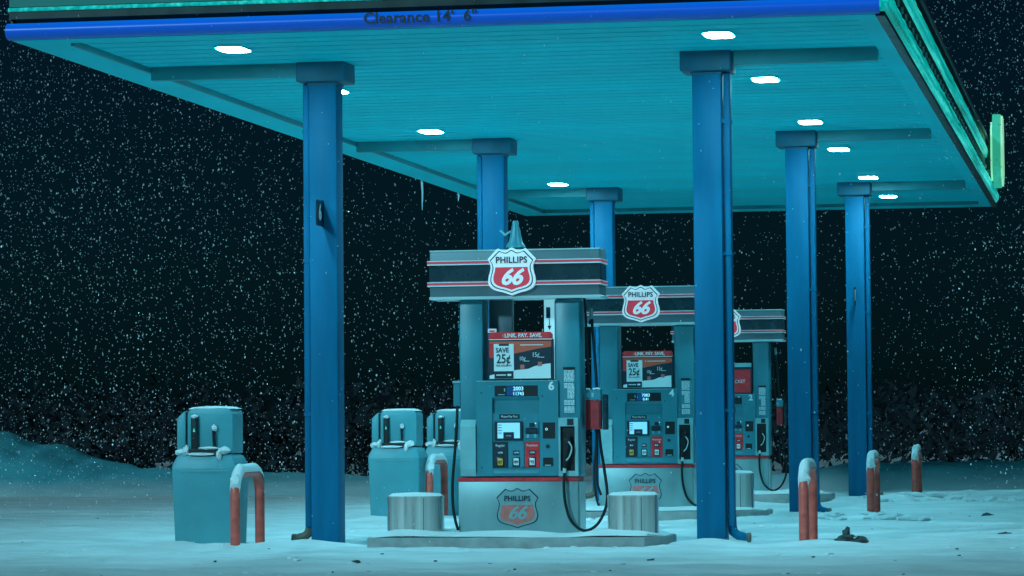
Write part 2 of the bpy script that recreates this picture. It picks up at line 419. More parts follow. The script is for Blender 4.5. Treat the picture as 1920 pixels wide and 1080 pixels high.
lt = bpy.context.scene.objects['clearance_lettering']; lt.parent = front
# right fascia: icy teal tube, dark recess with bolts, upper teal band
def side(prof, y0, y1, m, name, jitter=0, n=1):
    b = bmesh.new(); rings = []
    for k in range(n + 1):
        y = y0 + (y1 - y0) * k / n
        rings.append([b.verts.new((X1 - p[0] + (jitter * noise.noise(Vector((y * 2.3, i * .7, 1))) if 0 < i < len(prof) - 1 else 0), y,
                                   p[1] + (jitter * .8 * noise.noise(Vector((y * 3.1, i, 7))) if 0 < i < len(prof) - 1 else 0))) for i, p in enumerate(prof)])
    for A, B in zip(rings, rings[1:]):
        for i in range(len(prof) - 1): b.faces.new((A[i], B[i], B[i + 1], A[i + 1]))
    b.faces.new(rings[0]); b.faces.new(rings[-1][::-1])
    bmesh.ops.recalc_face_normals(b, faces=b.faces)
    return cpart(name, (b, m), smooth=True)
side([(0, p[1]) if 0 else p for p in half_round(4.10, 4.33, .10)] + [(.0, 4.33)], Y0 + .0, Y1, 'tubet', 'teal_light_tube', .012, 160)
cpart('fascia_panel', (box(X1 - .01, X1 + .012, Y0 + .03, Y1, 4.335, 4.86), 'dark'))
cpart('lower_trim', (box(X1 + .002, X1 + .075, Y0 + .0, Y1, ZS - .012, 4.094, .006), 'dark'))
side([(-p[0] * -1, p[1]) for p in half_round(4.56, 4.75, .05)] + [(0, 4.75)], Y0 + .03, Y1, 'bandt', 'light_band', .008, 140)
b = bmesh.new()
for k in range(46):
    yy = Y0 + .4 + k * .5
    box(X1 + .012, X1 + .03, yy, yy + .05, 4.43, 4.48, bm=b)
tag(cpart('clip_row', (b, 'valt')), kind='stuff')
cpart('fascia_panel', (box(X0 - .012, X0 + .01, Y0, Y1, ZS + .002, 4.86), 'dark'))
cpart('fascia_panel', (box(X0, X1, Y1, Y1 + .02, ZS + .002, 4.86), 'dark'))
# cross beams from each pillar cap out to the rim
ROWS = [0, 7.75, 15.5]
for yr in ROWS:
    for (a, c, s) in ((X0 + BL + .035, -.205, -1), (3.525, X1 - BR, 1)):
        b = prism([(a, yr - .12), (c, yr - .12), (c + .0, yr - .02), (a - .0, yr - .02)], 3.982, zi, 'z')
        cpart('cross_beam', (b, 'beam'))

# small shield sign on the rim (seen edge on)
def shield(w, h, n=0):
    half = [(0, 0), (.05, .022), (.09, .052), (.14, .066), (.19, .058), (.24, .038), (.285, .015), (.36, .09), (.5, .24), (.462, .30), (.44, .36), (.435, .42), (.448, .50),
            (.472, .58), (.488, .66), (.487, .73), (.468, .79), (.43, .84), (.37, .88), (.28, .912), (.18, .935), (.09, .965), (0, 1.0)]
    pts = [(x * w, (.5 - v) * h) for x, v in half] + [(-x * w, (.5 - v) * h) for x, v in half[-2:0:-1]]
    return pts
def red_field(w, h, s=.80, top=.40):
    P = [(x * s, z * s) for x, z in shield(w, h)]
    zt = (.5 - top) * h
    body = [p for p in P if p[1] < zt]
    right = sorted([p for p in body if p[0] > 0], key=lambda p: -p[1]); left = sorted([p for p in body if p[0] < 0], key=lambda p: p[1])
    bot = [p for p in body if p[0] == 0]
    return [(-right[0][0], zt), (right[0][0], zt)] + right + bot + left
t = thing('rim_sign', 'pale green glowing shield sign seen edge on at the far right canopy corner', 'sign', (X1 + .12, 18.0, 4.66))
b = prism([(p[0], p[1]) for p in shield(.8, 1.0)], .0, .11, 'x'); build('sign_case', (b, 'signg'), t)
b = prism([(p[0] * .96, p[1] * .96) for p in shield(.8, 1.0)], .11, .135, 'x'); build('sign_face', (b, 'signy'), t)
b = prism([(p[0] * 1.0, p[1] * .80) for p in shield(.5, 1.0)], -.03, .0, 'x'); build('back_plate', (b, 'signy'), t)
build('bracket', (box(-.14, -.03, -.06, .06, -.25, .1), 'dark'), t)

# icicles
for i, (yy, L) in enumerate(((13.0, .38), (15.3, .12))):
    b = tube([(0, 0, .02), (.01, 0, -L * .4), (.004, 0, -L)], [.016, .012, .003], 7)
    o = build('icicle', (b, 'ice'), None, (X0 + .02, yy, ZS), smooth=True)
    tag(o, ['long thin icicle hanging from the left canopy edge', 'short icicle hanging from the left canopy edge beside the second left pillar'][i], 'icicle', 'icicles on the left canopy edge')

# canopy lamps
LY = [-1.36, 2.15, 6.5, 10.0, 14.45, 18.05]
def lamp(x, y, label):
    t = thing('canopy_light', label, 'ceiling light', (x, y, ZS + .022), 'lit lamps under the canopy')
    ov = lambda rx, ry: [(rx * math.copysign(abs(math.cos(a)) ** .5, math.cos(a)), ry * math.copysign(abs(math.sin(a)) ** .5, math.sin(a))) for a in [2 * PI * k / 32 for k in range(32)]]
    build('housing', (prism(ov(.128, .225), -.012, .0, 'z'), 'soffit'), t)
    build('lens', (prism(ov(.112, .20), -.015, -.0115, 'z'), 'lens'), t)
    return t
ordn = ['nearest', 'second', 'third', 'fourth', 'fifth', 'farthest']
for side_, lx_ in (('left', -.42), ('right', 3.55)):
    for i, y in enumerate(LY):
        if side_ == 'left' and i == 5: continue
        lamp(lx_, y, f'glowing white lamp, {ordn[i] if not (side_ == "left" and i == 4) else "last visible"} of the {side_} row under the canopy')

# ------------------------------------------------------------------ pillars
def pillar(x, y, s, label, flag=None):
    """s = -1: downpipe on the left, +1: on the right"""
    t = thing('canopy_pillar', label, 'pillar', (x, y, 0), 'blue pillars carrying the canopy')
    b = box(-.12, .12, -.12, .12, -.1, 3.93, .010)
    build('shaft', (b, 'blue'), t, smooth=True)
    build('cap', (box(-.213, .213, -.20, .20, 3.925, ZS + .03, .018), 'blue_d'), t, smooth=True)
    b = box(-.13, .13, -.13, .13, 3.905, 3.93, .005); build('cap_flashing', (b, 'blue_d'), t)
    # downpipe
    a, c = sorted((s * .132, s * .188))
    p = build('downpipe', (box(a, c, -.06, .06, .16, 3.92, .012), 'blue'), t, smooth=True)
    R_ = []
    cx = s * .160
    pts = [(cx, 0, .24), (cx, 0, .16), (cx + s * .012, 0, .11), (cx + s * .05, 0, .08), (cx + s * .13, 0, .065)]
    build('elbow', (tube(pts, [.036, .038, .04, .038, .032], 8), 'blue' if s > 0 else 'brass'), p, smooth=True)
    b = cyl((cx + s * .14, 0, .064), .040, .03, 'x', 12); build('pipe_collar', (b, 'brass'), p)
    b = bmesh.new()
    for zz in (1.1, 2.4, 3.5): box(min(a, s * .12) - .002, max(c, s * .12) + .004, -.066, .066, zz, zz + .03, bm=b)
    build('pipe_strap', (b, 'blue'), p)
    if flag:
        z0, num = flag
        b = box(-.004, .004, -.37, -.125, z0, z0 + .215, .002); box(-.006, .006, -.13, -.12, z0 - .01, z0 + .225, bm=b)
        f = build('number_plate', (b, 'navy'), t)
        build('lettering', (text(num, .18, .006, z0 + .1075, -.25, .003, bold=.006, rot='side'), 'white'), f)
    return t
near = ['near', 'middle', 'far']
for i, yr in enumerate(ROWS):
    pillar(0.022, yr, -1, f'blue square pillar with downpipe on its left, {near[i]} one of the left row', ((2.70, '6') if i == 0 else None))
    pillar(3.295, yr, 1, f'blue square pillar with downpipe on its right, {near[i]} one of the right row', ((2.52, '2') if i == 2 else None))

# ------------------------------------------------------------------ pump islands
def island(y, label, sc=1):
    t = thing('pump_island', label, 'kerbed island', (1.755, y, 0), 'raised islands under the pumps')
    hw = 1.235
    P = [(-hw, -.42), (-hw + .04, -.45), (hw - .16, -.45), (hw, -.18), (hw, .30), (hw - .16, .5), (-hw + .1, .5), (-hw, .4)]
    build('kerb', (prism(P, -.05, .095, 'z', bev=.012), 'conc'), t, smooth=True)
    b = bmesh.new(); n = 60; m = 12; g = []
    for j in range(m + 1):
        row = []
        for i in range(n + 1):
            u, v = i / n, j / m
            X = -hw + .02 + u * (2 * hw - .05); Y = -.44 + v * .92
            if X > hw - .2: Y = max(Y, -.44 + (X - (hw - .2)) * 1.4)
            e = min(1, 12 * min(u, 1 - u) + .05) * min(1, 5 * min(v + .02, 1 - v))
            h = .018 + .03 * (.5 + noise.noise(Vector((X * 2.2 + y, Y * 3, 4)))) + .04 * math.exp(-((X - .05) / .45) ** 2) * math.exp(-((Y + .10) / .12) ** 2) \
                + .03 * math.exp(-((X + .85) / .4) ** 2) + .03 * math.exp(-((X - .9) / .3) ** 2)
            row.append(b.verts.new((X, Y, .088 + h * e ** .5)))
        g.append(row)
    for j in range(m):
        for i in range(n): b.faces.new((g[j][i], g[j][i + 1], g[j + 1][i + 1], g[j + 1][i]))
    build('snow_cover', (b, 'snow'), t, smooth=True)
island(-.30, 'snow topped concrete island carrying the near fuel pump, number six')
island(7.45, 'snow topped concrete island carrying the middle fuel pump, number four')
island(15.2, 'snow topped concrete island carrying the far fuel pump, number two')

# rounded steel guards at the island ends
def guard(x, y, rx, ry, h, label, seed):
    t = thing('steel_guard', label, 'guard', (x, y, .08), 'stainless guards at the island ends')
    b = bmesh.new(); n = 56; e = 3.2
    ring = []
    for k in range(n):
        a = 2 * PI * k / n; c, s = math.cos(a), math.sin(a)
        ring.append((rx * math.copysign(abs(c) ** (2 / e), c), ry * math.copysign(abs(s) ** (2 / 2.3), s)))
    prism(ring, 0, h, 'z', bm=b)
    build('drum', (b, 'steel'), t, smooth=True)
    b = prism([(p[0] * 1.012, p[1] * 1.012) for p in ring], h - .012, h + .004, 'z'); build('rim', (b, 'steel'), t, smooth=True)
    b = box(rx * .42, rx * .42 + .006, -ry * .97, -ry * .80, .0, h - .01); build('seam', (b, 'dark'), t)
    b = bmesh.new(); cv = b.verts.new((0, 0, h + .035)); R1 = []; R2 = []
    for k, p in enumerate(ring):
        q = 1 + .25 * noise.noise(Vector((p[0] * 9, p[1] * 9, seed)))
        R1.append(b.verts.new((p[0] * .99, p[1] * .99, h + .003))); R2.append(b.verts.new((p[0] * .86, p[1] * .86, h + .024 * q)))
    for k in range(n):
        j = (k + 1) % n
        b.faces.new((R1[k], R1[j], R2[j], R2[k])); b.faces.new((R2[k], R2[j], cv))
    build('snow_cap', (b, 'snow'), t, smooth=True)
guard(.868, -.42, .235, .17, .345, 'oval stainless drum guard left of the near fuel pump', 1)
guard(2.69, -.42, .208, .17, .345, 'oval stainless drum guard right of the near fuel pump', 2)
guard(2.62, 7.3, .22, .17, .40, 'stainless drum guard right of the middle fuel pump, beside the near right pillar', 3)

# ------------------------------------------------------------------ u-shaped red bollards
def bollard(x, y, label, seed, L=.80, H=.63):
    t = thing('hoop_bollard', label, 'bollard', (x, y, 0), 'red hoop bollards')
    r = .042; R = .19
    pts = [(0, -L / 2, -.1), (0, -L / 2, .25), (0, -L / 2, H - R)]
    for k in range(1, 8): a = PI / 2 * k / 8; pts.append((0, -L / 2 + R * (1 - math.cos(a)), H - R + R * math.sin(a)))
    pts.append((0, -L / 2 + R, H)); pts.append((0, 0, H)); pts.append((0, L / 2 - R, H))
    for k in range(1, 8): a = PI / 2 * k / 8; pts.append((0, L / 2 - R + R * math.sin(a), H - R + R * math.cos(a)))
    pts += [(0, L / 2, H - R), (0, L / 2, .25), (0, L / 2, -.1)]
    b = bmesh.new()
    # sweep with a fixed frame so the pipe stays round
    rings = []
    for i, p in enumerate(pts):
        p = Vector(p); d = (Vector(pts[min(i + 1, len(pts) - 1)]) - Vector(pts[max(i - 1, 0)])).normalized()
        s = Vector((1, 0, 0)); u = s.cross(d).normalized()
        rings.append([b.verts.new(p + r * (math.cos(2 * PI * k / 14) * s + math.sin(2 * PI * k / 14) * u)) for k in range(14)])
    for A, B in zip(rings, rings[1:]):
        for k in range(14): b.faces.new((A[k], A[(k + 1) % 14], B[(k + 1) % 14], B[k]))
    bmesh.ops.recalc_face_normals(b, faces=b.faces)
    build('pipe', (b, 'redb'), t, smooth=True)
    # snow cap follows the top of the hoop
    b = bmesh.new(); rings = []; n = 26
    path = [p for p in pts if p[2] > H - R - .02]
    sp = spline(path, 3)
    for i, p in enumerate(sp):
        f = i / (len(sp) - 1); env = min(1, (f + .06) * 5.5, (1.03 - f) * 4.5) ** .5
        w = .046 * (.55 + .45 * env); hh = (.045 + .022 * noise.noise(Vector((f * 7, seed, 0)))) * env
        rings.append([b.verts.new((p[0] + w * math.cos(a), p[1] + (-.012 if f < .3 else .012 if f > .7 else 0), p[2] + .018 + (hh + .012) * max(0, math.sin(a)) - .012 * (1 if math.sin(a) < .1 else 0))) for a in [PI * k / 8 for k in range(9)]])
    for A, B in zip(rings, rings[1:]):
        for k in range(8): b.faces.new((A[k], A[k + 1], B[k + 1], B[k]))
    b.faces.new(rings[0]); b.faces.new(rings[-1])
    bmesh.ops.recalc_face_normals(b, faces=b.faces)
    merge(b, blob((0, -L / 2 + .015, H - .085), .048, .05, .075, .5, seed))
    build('snow_cap', (b, 'snow'), t, smooth=True)
bollard(-.615, -.25, 'red hoop bollard with a thick snow cap beside the near left kiosk', 1)
bollard(-.695, 8.0, 'red hoop bollard with snow cap between the middle kiosks and the near pump', 2)
bollard(4.04, .50, 'red hoop bollard with snow cap right of the near right pillar', 3)
bollard(4.03, 8.1, 'red hoop bollard with snow cap middle of the three right of the pillars', 4)
bollard(4.02, 15.9, 'farthest red hoop bollard, standing rightmost near the snow bank', 5)

# ------------------------------------------------------------------ service kiosks
def kiosk(x, y, label, seed):
    t = thing('service_kiosk', label, 'kiosk', (x, y, 0), 'windscreen service kiosks at the left island ends')
    # body: flares towards the top, then shoulders in
    b = bmesh.new(); secs = [(0, .270, .20), (.35, .280, .215), (.66, .288, .23), (.705, .290, .232), (.80, .245, .20)]
    rings = []
    for z, hx, hy in secs:
        c = .05; P = [(-hx + c, -hy), (hx - c, -hy), (hx - .012, -hy + .012 + .0), (hx, -hy + c), (hx, hy - c), (hx - c, hy), (-hx + c, hy), (-hx, hy - c), (-hx, -hy + c), (-hx + .012, -hy + .012)]
        rings.append([b.verts.new((p[0], p[1], z - .02)) for p in P])
    for A, B in zip(rings, rings[1:]):
        for k in range(len(A)): b.faces.new((A[k], A[(k + 1) % len(A)], B[(k + 1) % len(A)], B[k]))
    b.faces.new(rings[-1]); b.faces.new(rings[0][::-1])
    bmesh.ops.bevel(b, geom=[e for e in b.edges if abs(e.verts[0].co.z - e.verts[1].co.z) < .001 and e.verts[0].co.z > .6], offset=.012, segments=2, affect='EDGES')
    bd = build('body', (b, 'kiosk'), t, smooth=True)
    build('panel_seam', (box(-.20, .22, -.238, -.232, .640, .646), 'tlite'), bd)
    # head: front shell with round shoulders and a set-back left wing
    def rounded(x0, x1, z0, z1, r, n=6):
        P = [(x0, z0), (x1, z0)]
        P += [(x1 - r + r * math.cos(a), z1 - r + r * math.sin(a)) for a in [PI / 2 * k / n for k in range(n + 1)]]
        P += [(x0 + r + r * math.cos(a), z1 - r + r * math.sin(a)) for a in [PI / 2 + PI / 2 * k / n for k in range(n + 1)]]
        return P
    hd = build('head', (prism(rounded(-.155, .245, .79, 1.175, .06), -.17, .17, 'y', bev=.012), 'kiosk'), t, smooth=True)
    b = prism([(-.262, .80), (-.185, .79), (-.185, 1.155), (-.215, 1.135), (-.262, 1.09)], -.12, .16, 'y', bev=.008)
    build('wing', (b, 'kiosk'), t, smooth=True)
    build('wing_recess', (box(-.186, -.154, -.10, .15, .79, 1.14), 'dark'), t)
    b = prism(rounded(-.116, -.054, .77, 1.105, .02), -.20, -.168, 'y', bev=.006)
    h = build('squeegee_holder', (b, 'black'), t, smooth=True)
    build('inset', (box(-.103, -.066, -.208, -.20, .95, 1.06, .003), 'vald'), h)
    b = prism([(-.095, .975), (-.074, .975), (-.0845, 1.01)], -.212, -.208, 'y'); build('arrow_mark', (b, 'signg'), h)
    build('holder_snow', (blob((-.085, -.19, 1.105), .034, .03, .018, .3, seed), 'snow'), h, smooth=True)
    b = tube([(.088, -.185, .84), (.086, -.20, .93), (.084, -.19, .985)], [.014, .013, .016], 8); lv = build('lever', (b, 'black'), t, smooth=True)
    build('lever_snow', (blob((.088, -.195, 1.005), .022, .022, .03, .6, seed + 2), 'snow'), lv, smooth=True)
    b = box(-.13, .13, -.215, -.165, .775, .83, .006); tr = build('water_trough', (b, 'black'), t)
    build('trough_bar', (box(-.07, .15, -.222, -.214, .792, .799), 'brass'), tr)
    # snow
    b = snow_lump(-.15, .24, -.17, .17, 1.168, .022, 12, .2, seed, 6); build('snow_cap', (b, 'snow'), t, smooth=True)
    b = blob((-.165, -.17, .81), .03, .05, .055, .5, seed); merge(b, blob((-.225, -.13, .80), .05, .06, .035, .3, seed + 1))
    merge(b, blob((.175, -.19, .815), .055, .05, .032, .5, seed + 3)); merge(b, blob((.135, -.215, .78), .025, .03, .05, .5, seed + 4)); merge(b, blob((.04, -.20, .835), .09, .03, .014, .3, seed + 5))
    merge(b, blob((-.03, -.215, .785), .12, .03, .014, .3, seed + 6))
    build('ledge_snow', (b, 'snow'), t, smooth=True)
    return t
kiosk(-1.035, .10, 'tall teal windscreen service kiosk, nearest, left of the near left pillar', 1)
kiosk(-1.05, 7.65, 'teal windscreen service kiosk behind the left steel drum, left of the near pump', 5)
kiosk(-.76, 9.15, 'teal windscreen service kiosk half hidden behind the near pump', 9)

# ------------------------------------------------------------------ fuel dispensers
def lx(px): return (px - 975) * .00445
def lz(py): return 1.0 - (py - 800) * .0044
def R(x0, x1, y0, y1, ya, yb, bev=0, bm=None):
    """a box given by the dispenser's elevation drawing (1 unit = 4.4 mm)"""
    return box(lx(x0), lx(x1), ya, yb, lz(y1), lz(y0), bev, bm=bm)
def put(bm, dx, dz, dy=0):
    bmesh.ops.translate(bm, vec=(dx, dy, dz), verts=bm.verts); return bm
def emblem(parent, name, w, h, cx, cz, y, decal=False, label=None):
    L = []
    if not decal:
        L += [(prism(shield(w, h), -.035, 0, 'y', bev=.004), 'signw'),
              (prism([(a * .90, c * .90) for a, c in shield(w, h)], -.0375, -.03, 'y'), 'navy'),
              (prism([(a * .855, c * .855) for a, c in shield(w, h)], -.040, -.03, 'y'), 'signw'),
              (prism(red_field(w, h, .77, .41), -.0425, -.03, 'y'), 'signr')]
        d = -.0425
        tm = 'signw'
    else:
        L += [(prism(shield(w, h), -.003, .002, 'y'), 'navy'),
              (prism([(a * .945, c * .945) for a, c in shield(w, h)], -.0055, 0, 'y'), 'cab'),
              (prism(red_field(w, h, .83, .42), -.008, 0, 'y'), 'redf')]
        d = -.008; tm = 'cab'
    for b, m in L: put(b, cx, cz, y)
    o = build(name, L, parent)
    if label: o['label'] = label
    T = [(text('PHILLIPS', h * .185, cx, cz + h * .235, y + d - .0005, .004, bold=h * .004, sx=.93, spacing=1.06), 'navy'),
         (text('66', h * .46, cx - w * .015, cz - h * .13, y + d - .0015, .004, shear=.35, bold=h * .014, sx=1.02, spacing=.95), tm)]
    build('lettering', T, o)
    return o
def nozzle(parent, cx, cz, y):
    b = tube(spline([(cx + .012, y - .01, cz + .12), (cx + .022, y - .035, cz + .06), (cx + .006, y - .04, cz - .02), (cx - .012, y - .03, cz - .10), (cx - .016, y - .03, cz - .15)], 4),
             .016, 8)
    box(cx - .018, cx + .03, y - .045, y - .005, cz + .03, cz + .10, .008, bm=b)
    n = build('nozzle', (b, 'rubber'), parent, smooth=True)
    g = tube(spline([(cx + .02, y - .05, cz + .07), (cx + .048, y - .05, cz + .02), (cx + .03, y - .05, cz - .05), (cx, y - .045, cz - .085)], 4), .006, 6)
    build('trigger_guard', (g, 'valt'), n, smooth=True)
    c = cyl((cx - .016, y - .03, cz - .165), .015, .045, 'z', 10); build('swivel', (c, 'valt'), n, smooth=True)
    return n
def hose(parent, pts, r=.0125, name='hose', m='rubber'):
    return build(name, (tube(spline(pts, 8), r, 8), m), parent, smooth=True)

def dispenser(x, y, num, label, disp, ad=True, guard_red=2):
    t = thing('fuel_dispenser', label, 'fuel pump', (x, y, 0), 'fuel pumps under the canopy')
    D = .32
    # lower cabinet
    cab = build('lower_cabinet', (box(lx(858), lx(1083), 0, D, .09, lz(903), .006), 'cab'), t, smooth=True)
    build('kick_side', (box(lx(1083), lx(1083) + .012, .03, D - .01, .09, lz(905), .003), 'valt'), t)
    build('red_stripe', (R(857, 1082, 896, 902.5, -.006, D, .002), 'red'), t)
    # core and side columns
    b = R(862, 905, 562, 895, .02, D - .02, .008); build('side_column', (b, 'teal'), t, smooth=True)
    b = R(1040, 1088, 562, 895, .02, D - .02, .022); build('side_column', (b, 'teal'), t, smooth=True)
    b = prism([(-.002, lz(893)), (-.024, lz(880)), (-.024, lz(800)), (.02, lz(787)), (.02, lz(893))], lx(863), lx(892), 'x')
    build('side_skirt', (b, 'tlite'), t, smooth=False)
    b = R(905, 1040, 715, 895, .03, D - .03); build('core', (b, 'teal'), t)
    # main door panel with a real recess
    b = bmesh.new()
    for a in ((893, 923, 716, 893), (1012, 1047, 716, 893), (923, 1012, 716, 745), (923, 1012, 879, 893)): R(*a, -.004, .03, bm=b)
    R(923, 1012, 775, 879, .008, .03, bm=b)
    b2 = prism([(-.004, lz(745)), (.028, lz(752)), (.028, lz(775)), (.008, lz(778)), (.03, lz(778)), (.03, lz(745))], lx(923), lx(1012), 'x'); merge(b, b2)
    dp = build('door_panel', (b, 'teal2'), t)
    build('door_trim', (R(894, 1046, 714.5, 716, -.008, .02), 'tlite'), t)
    b = prism([(-.004, lz(893)), (-.012, lz(888)), (.0, lz(880)), (.008, lz(878)), (.01, lz(893))], lx(925), lx(1010), 'x'); build('door_lip', (b, 'teal'), t)
    # totals display
    b = R(928, 1009, 724, 744, -.009, 0, .003); dsp = build('price_display', (b, 'black'), t)
    build('lcd', (R(951, 977, 725.5, 742.5, -.011, -.008), 'lcd'), dsp)
    T = [(text(disp[0], .044, lx(973), lz(730), -.0125, .002, bold=.0008, sx=1.0), 'seg'), (text(disp[1], .040, lx(973), lz(739.5), -.0125, .002, bold=.0006, sx=.95), 'seg')]
    build('lettering', T, dsp)
    build('display_mark', [(R(935, 947, 740, 741.5, -.011, -.008), 'tlite'), (R(946, 948, 729, 735, -.011, -.008), 'tlite')], dsp)
    build('pump_number', (text(num, .098, lx(1034.5), lz(726), -.0055, .003, bold=.0035), 'paper'), t)
    # pay first sticker, screen, reader
    s = build('notice_sticker', (R(936, 974, 777.5, 786, .004, .009, .001), 'navy'), t)
    build('lettering', (text('Please Pay First', .026, lx(955), lz(781.8), .0032, .002, sx=.86), 'paper'), s)
    s = build('pay_screen', (R(927, 980, 791, 826, -.006, .01, .003), 'navy'), t)
    build('screen_glass', (R(933, 975, 793.5, 822.5, -.008, -.005), 'scr'), s)
    build('screen_dialog', (R(944, 964, 811, 824, -.012, -.007, .001), 'navy'), s)
    build('lettering', (text('ENTER', .014, lx(954), lz(818), -.0125, .001), 'paper'), s)
    b = bmesh.new()
    for k in range(4): R(934 + 0, 941, 797 + k * 5, 798.2 + k * 5, -.0095, -.007, bm=b)
    build('screen_menu', (b, 'navy'), s)
    b = R(984, 1010, 792, 823, -.004, .01, .003); rd = build('card_reader', (b, 'teal'), t)
    b = prism([(-.004, lz(803)), (-.028, lz(807)), (-.028, lz(812)), (-.004, lz(815))], lx(986), lx(1008), 'x')
    merge(b, R(993, 1003, 794, 802, -.007, -.003)); build('card_slot', (b, 'navy'), rd)
    b = R(988, 992, 815, 822, -.010, -.004); R(1002, 1006, 815, 822, -.010, -.004, bm=b); build('slot_light', (b, 'tlite'), rd)
    build('reader_light', (cyl((lx(1004.5), -.008, lz(795)), .006, .004, 'y', 10), 'seg'), rd)
    sc = build('scanner_window', (R(1018, 1041, 793.5, 823.5, -.008, 0, .003), 'black'), t)
    b = cyl((lx(1025), -.009, lz(806)), .0105, .004, 'y', 14); build('scanner_light', (b, 'seg'), sc)
    b = cyl((lx(1025), -.0115, lz(806)), .006, .002, 'y', 12); build('scanner_ring', (b, 'black'), sc)
    build('lock_knob', (cyl((lx(1027), -.008, lz(838)), .016, .012, 'y', 16), 'navy'), t, smooth=True)
    rc = build('receipt_slot', (R(1018, 1037, 859, 875, -.008, 0, .002), 'black'), t)
    build('receipt_lip', (R(1022, 1033, 872.4, 874, -.016, -.007), 'valt'), rc)
    b = bmesh.new()
    for px, py in ((903, 737), (903, 877), (1018, 744)): cyl((lx(px), -.006, lz(py)), .006, .006, 'y', 10, bm=b)
    build('screw', (b, 'navy'), t)
    # grade buttons
    for x0, x1, m, name, g, bc in ((924, 951, 'navy', 'Regular', '87', 'yellow'), (953, 982, 'teal', '', '89', 'paper'), (984, 1011, 'red', 'Premium', '92', 'white')):
        c = (x0 + x1) / 2
        pl = build('grade_plate', (R(x0, x1, 829, 877, .0, .01, .001), m), t)
        T = [(text(g, .034, lx(c), lz(867), -.0075, .002, bold=.0006), 'navy')]
        if name: T.append((text(name, .030, lx(c), lz(836), -.001, .002, sx=.85), 'paper'))
        T.append((text(disp[1][:4], .020, lx(c), lz(849.5), -.0045, .001), 'seg'))
        b1 = R(c - 6, c + 6, 845.5, 853.5, -.003, .002, .001); b2 = R(c - 7, c + 7, 858, 876, -.004, .002, .002)
        b3 = R(c - 5, c + 5, 860, 873, -.006, 0, .003)
        build('price_window', (b1, 'navy'), pl); build('button', [(b2, 'black'), (b3, bc)], pl, smooth=True); build('lettering', T, pl)
    # price sticker: fine print
    s = build('notice_strip', (R(1056.5, 1078.5, 692, 777, .012, .021), 'teal'), t)
    b = R(1056.5, 1078.5, 690.5, 695, .006, .02); L = [(b, 'black')]
    b = bmesh.new(); Rn = random.Random(int(num))
    for k in range(33):
        yy = 696.5 + k * 2.42
        f = .5 if 13 < k < 22 else 1
        if k in (9, 22, 27): continue
        x = 1058.0 + (9 * (1 - f)) * 1.4
        while x < 1076:
            w = Rn.uniform(2, 7); R(x, min(x + w, 1077), yy, yy + 1.5, .0095, .0125, bm=b); x += w + 1.1
    L.append((b, 'paper')); build('fine_print', L, s)
    # nozzle boot
    b = bmesh.new(); R(1047.5, 1051, 785, 894, -.016, .03, bm=b); R(1078, 1084, 785, 894, -.016, .03, bm=b); R(1051, 1078, 785, 801, -.016, .03, bm=b); R(1051, 1078, 884, 894, -.016, .03, bm=b)
    nb = build('nozzle_boot', (b, 'tlite'), t)
    build('boot_recess', (R(1051, 1078, 801, 884, .012, .02), 'black'), nb)
    build('boot_badge', (R(1064, 1076, 787, 799, -.019, -.015, .001), 'navy'), nb)
    nozzle(t, lx(1063), lz(845), -.01)
    hose(t, [(lx(1060), -.04, lz(884)), (lx(1058), -.045, lz(910)), (lx(1061), -.05, lz(945)), (lx(1072), -.05, lz(978)), (lx(1095), -.03, lz(995)), (lx(1117), .02, lz(984)),
             (lx(1130), .10, lz(955)), (lx(1131), .17, lz(925)), (lx(1124), .22, lz(880)), (lx(1116), .22, lz(820)), (lx(1112), .2, lz(720)), (lx(1107), .2, lz(640)), (lx(1104), .2, lz(600))])
    build('hose_swivel', [(cyl((lx(1103), .2, lz(590)), .016, .09, 'z', 10), 'tlite'), (cyl((lx(1103), .2, lz(606)), .022, .03, 'z', 10), 'navy')], t, smooth=True)
    hose(t, [(lx(1094), .1, lz(560)), (lx(1096), .12, lz(600)), (lx(1098), .14, lz(680)), (lx(1104), .2, lz(760)), (lx(1112), .2, lz(830)), (lx(1114), .12, lz(900)), (lx(1122), .1, lz(930))], .010)
    hose(t, [(lx(855), .05, lz(762)), (lx(856), .0, lz(790)), (lx(853), -.03, lz(850)), (lx(849), -.04, lz(900)), (lx(849), -.04, lz(945)), (lx(853), -.03, lz(975)), (lx(858), -.02, lz(994))])
    b = R(847, 860, 717, 762, .06, .26, .004); sb = build('side_box', (b, 'teal'), t)
    build('box_cap', (R(846, 861, 714, 718, .05, .27, .002), 'tlite'), sb)
    b = tube([(lx(858), .16, lz(565)), (lx(856), .16, lz(640)), (lx(857), .16, lz(714))], .007, 6)
    for py in (572, 610, 622, 645): cyl((lx(856.5), .15, lz(py)), .014, .035, 'z', 8, bm=b)
    build('side_conduit', (b, 'teal'), t)
    # red guarded holsters hanging on the right side
    for k, (x0, x1, yy) in enumerate(((1093, 1103, .14), (1106, 1124, .05))[-guard_red:] if guard_red == 2 else ((1107, 1125, .05),)):
        h = build('nozzle_guard', (R(x0, x1, 753, 807, yy, yy + .10, .002), 'gred'), t)
        build('guard_rib', [(R(x0 + 1.5, x0 + 2.5, 757, 803, yy - .004, yy), 'red'), (R(x1 - 3, x1 - 1.5, 757, 803, yy - .004, yy), 'black')], h)
        build('guard_top', [(R(x0 - .3, x1 + .3, 733, 752, yy - .002, yy + .10, .002), 'teal'), (R(x0 + 2, x0 + 6, 739, 747, yy - .004, yy), 'tlite')], h)
        build('guard_snow', (blob((lx((x0 + x1) / 2), yy + .05, lz(732)), .0045 * (x1 - x0) * .45, .045, .012, .8, k), 'snow'), h, smooth=True)
    build('guard_arm', (R(1083, 1113, 792, 800, .30, .36), 'dark'), t)
    b = R(1127, 1134, 742, 808, .08, .20, .004); build('holster_side', (b, 'vald'), t)
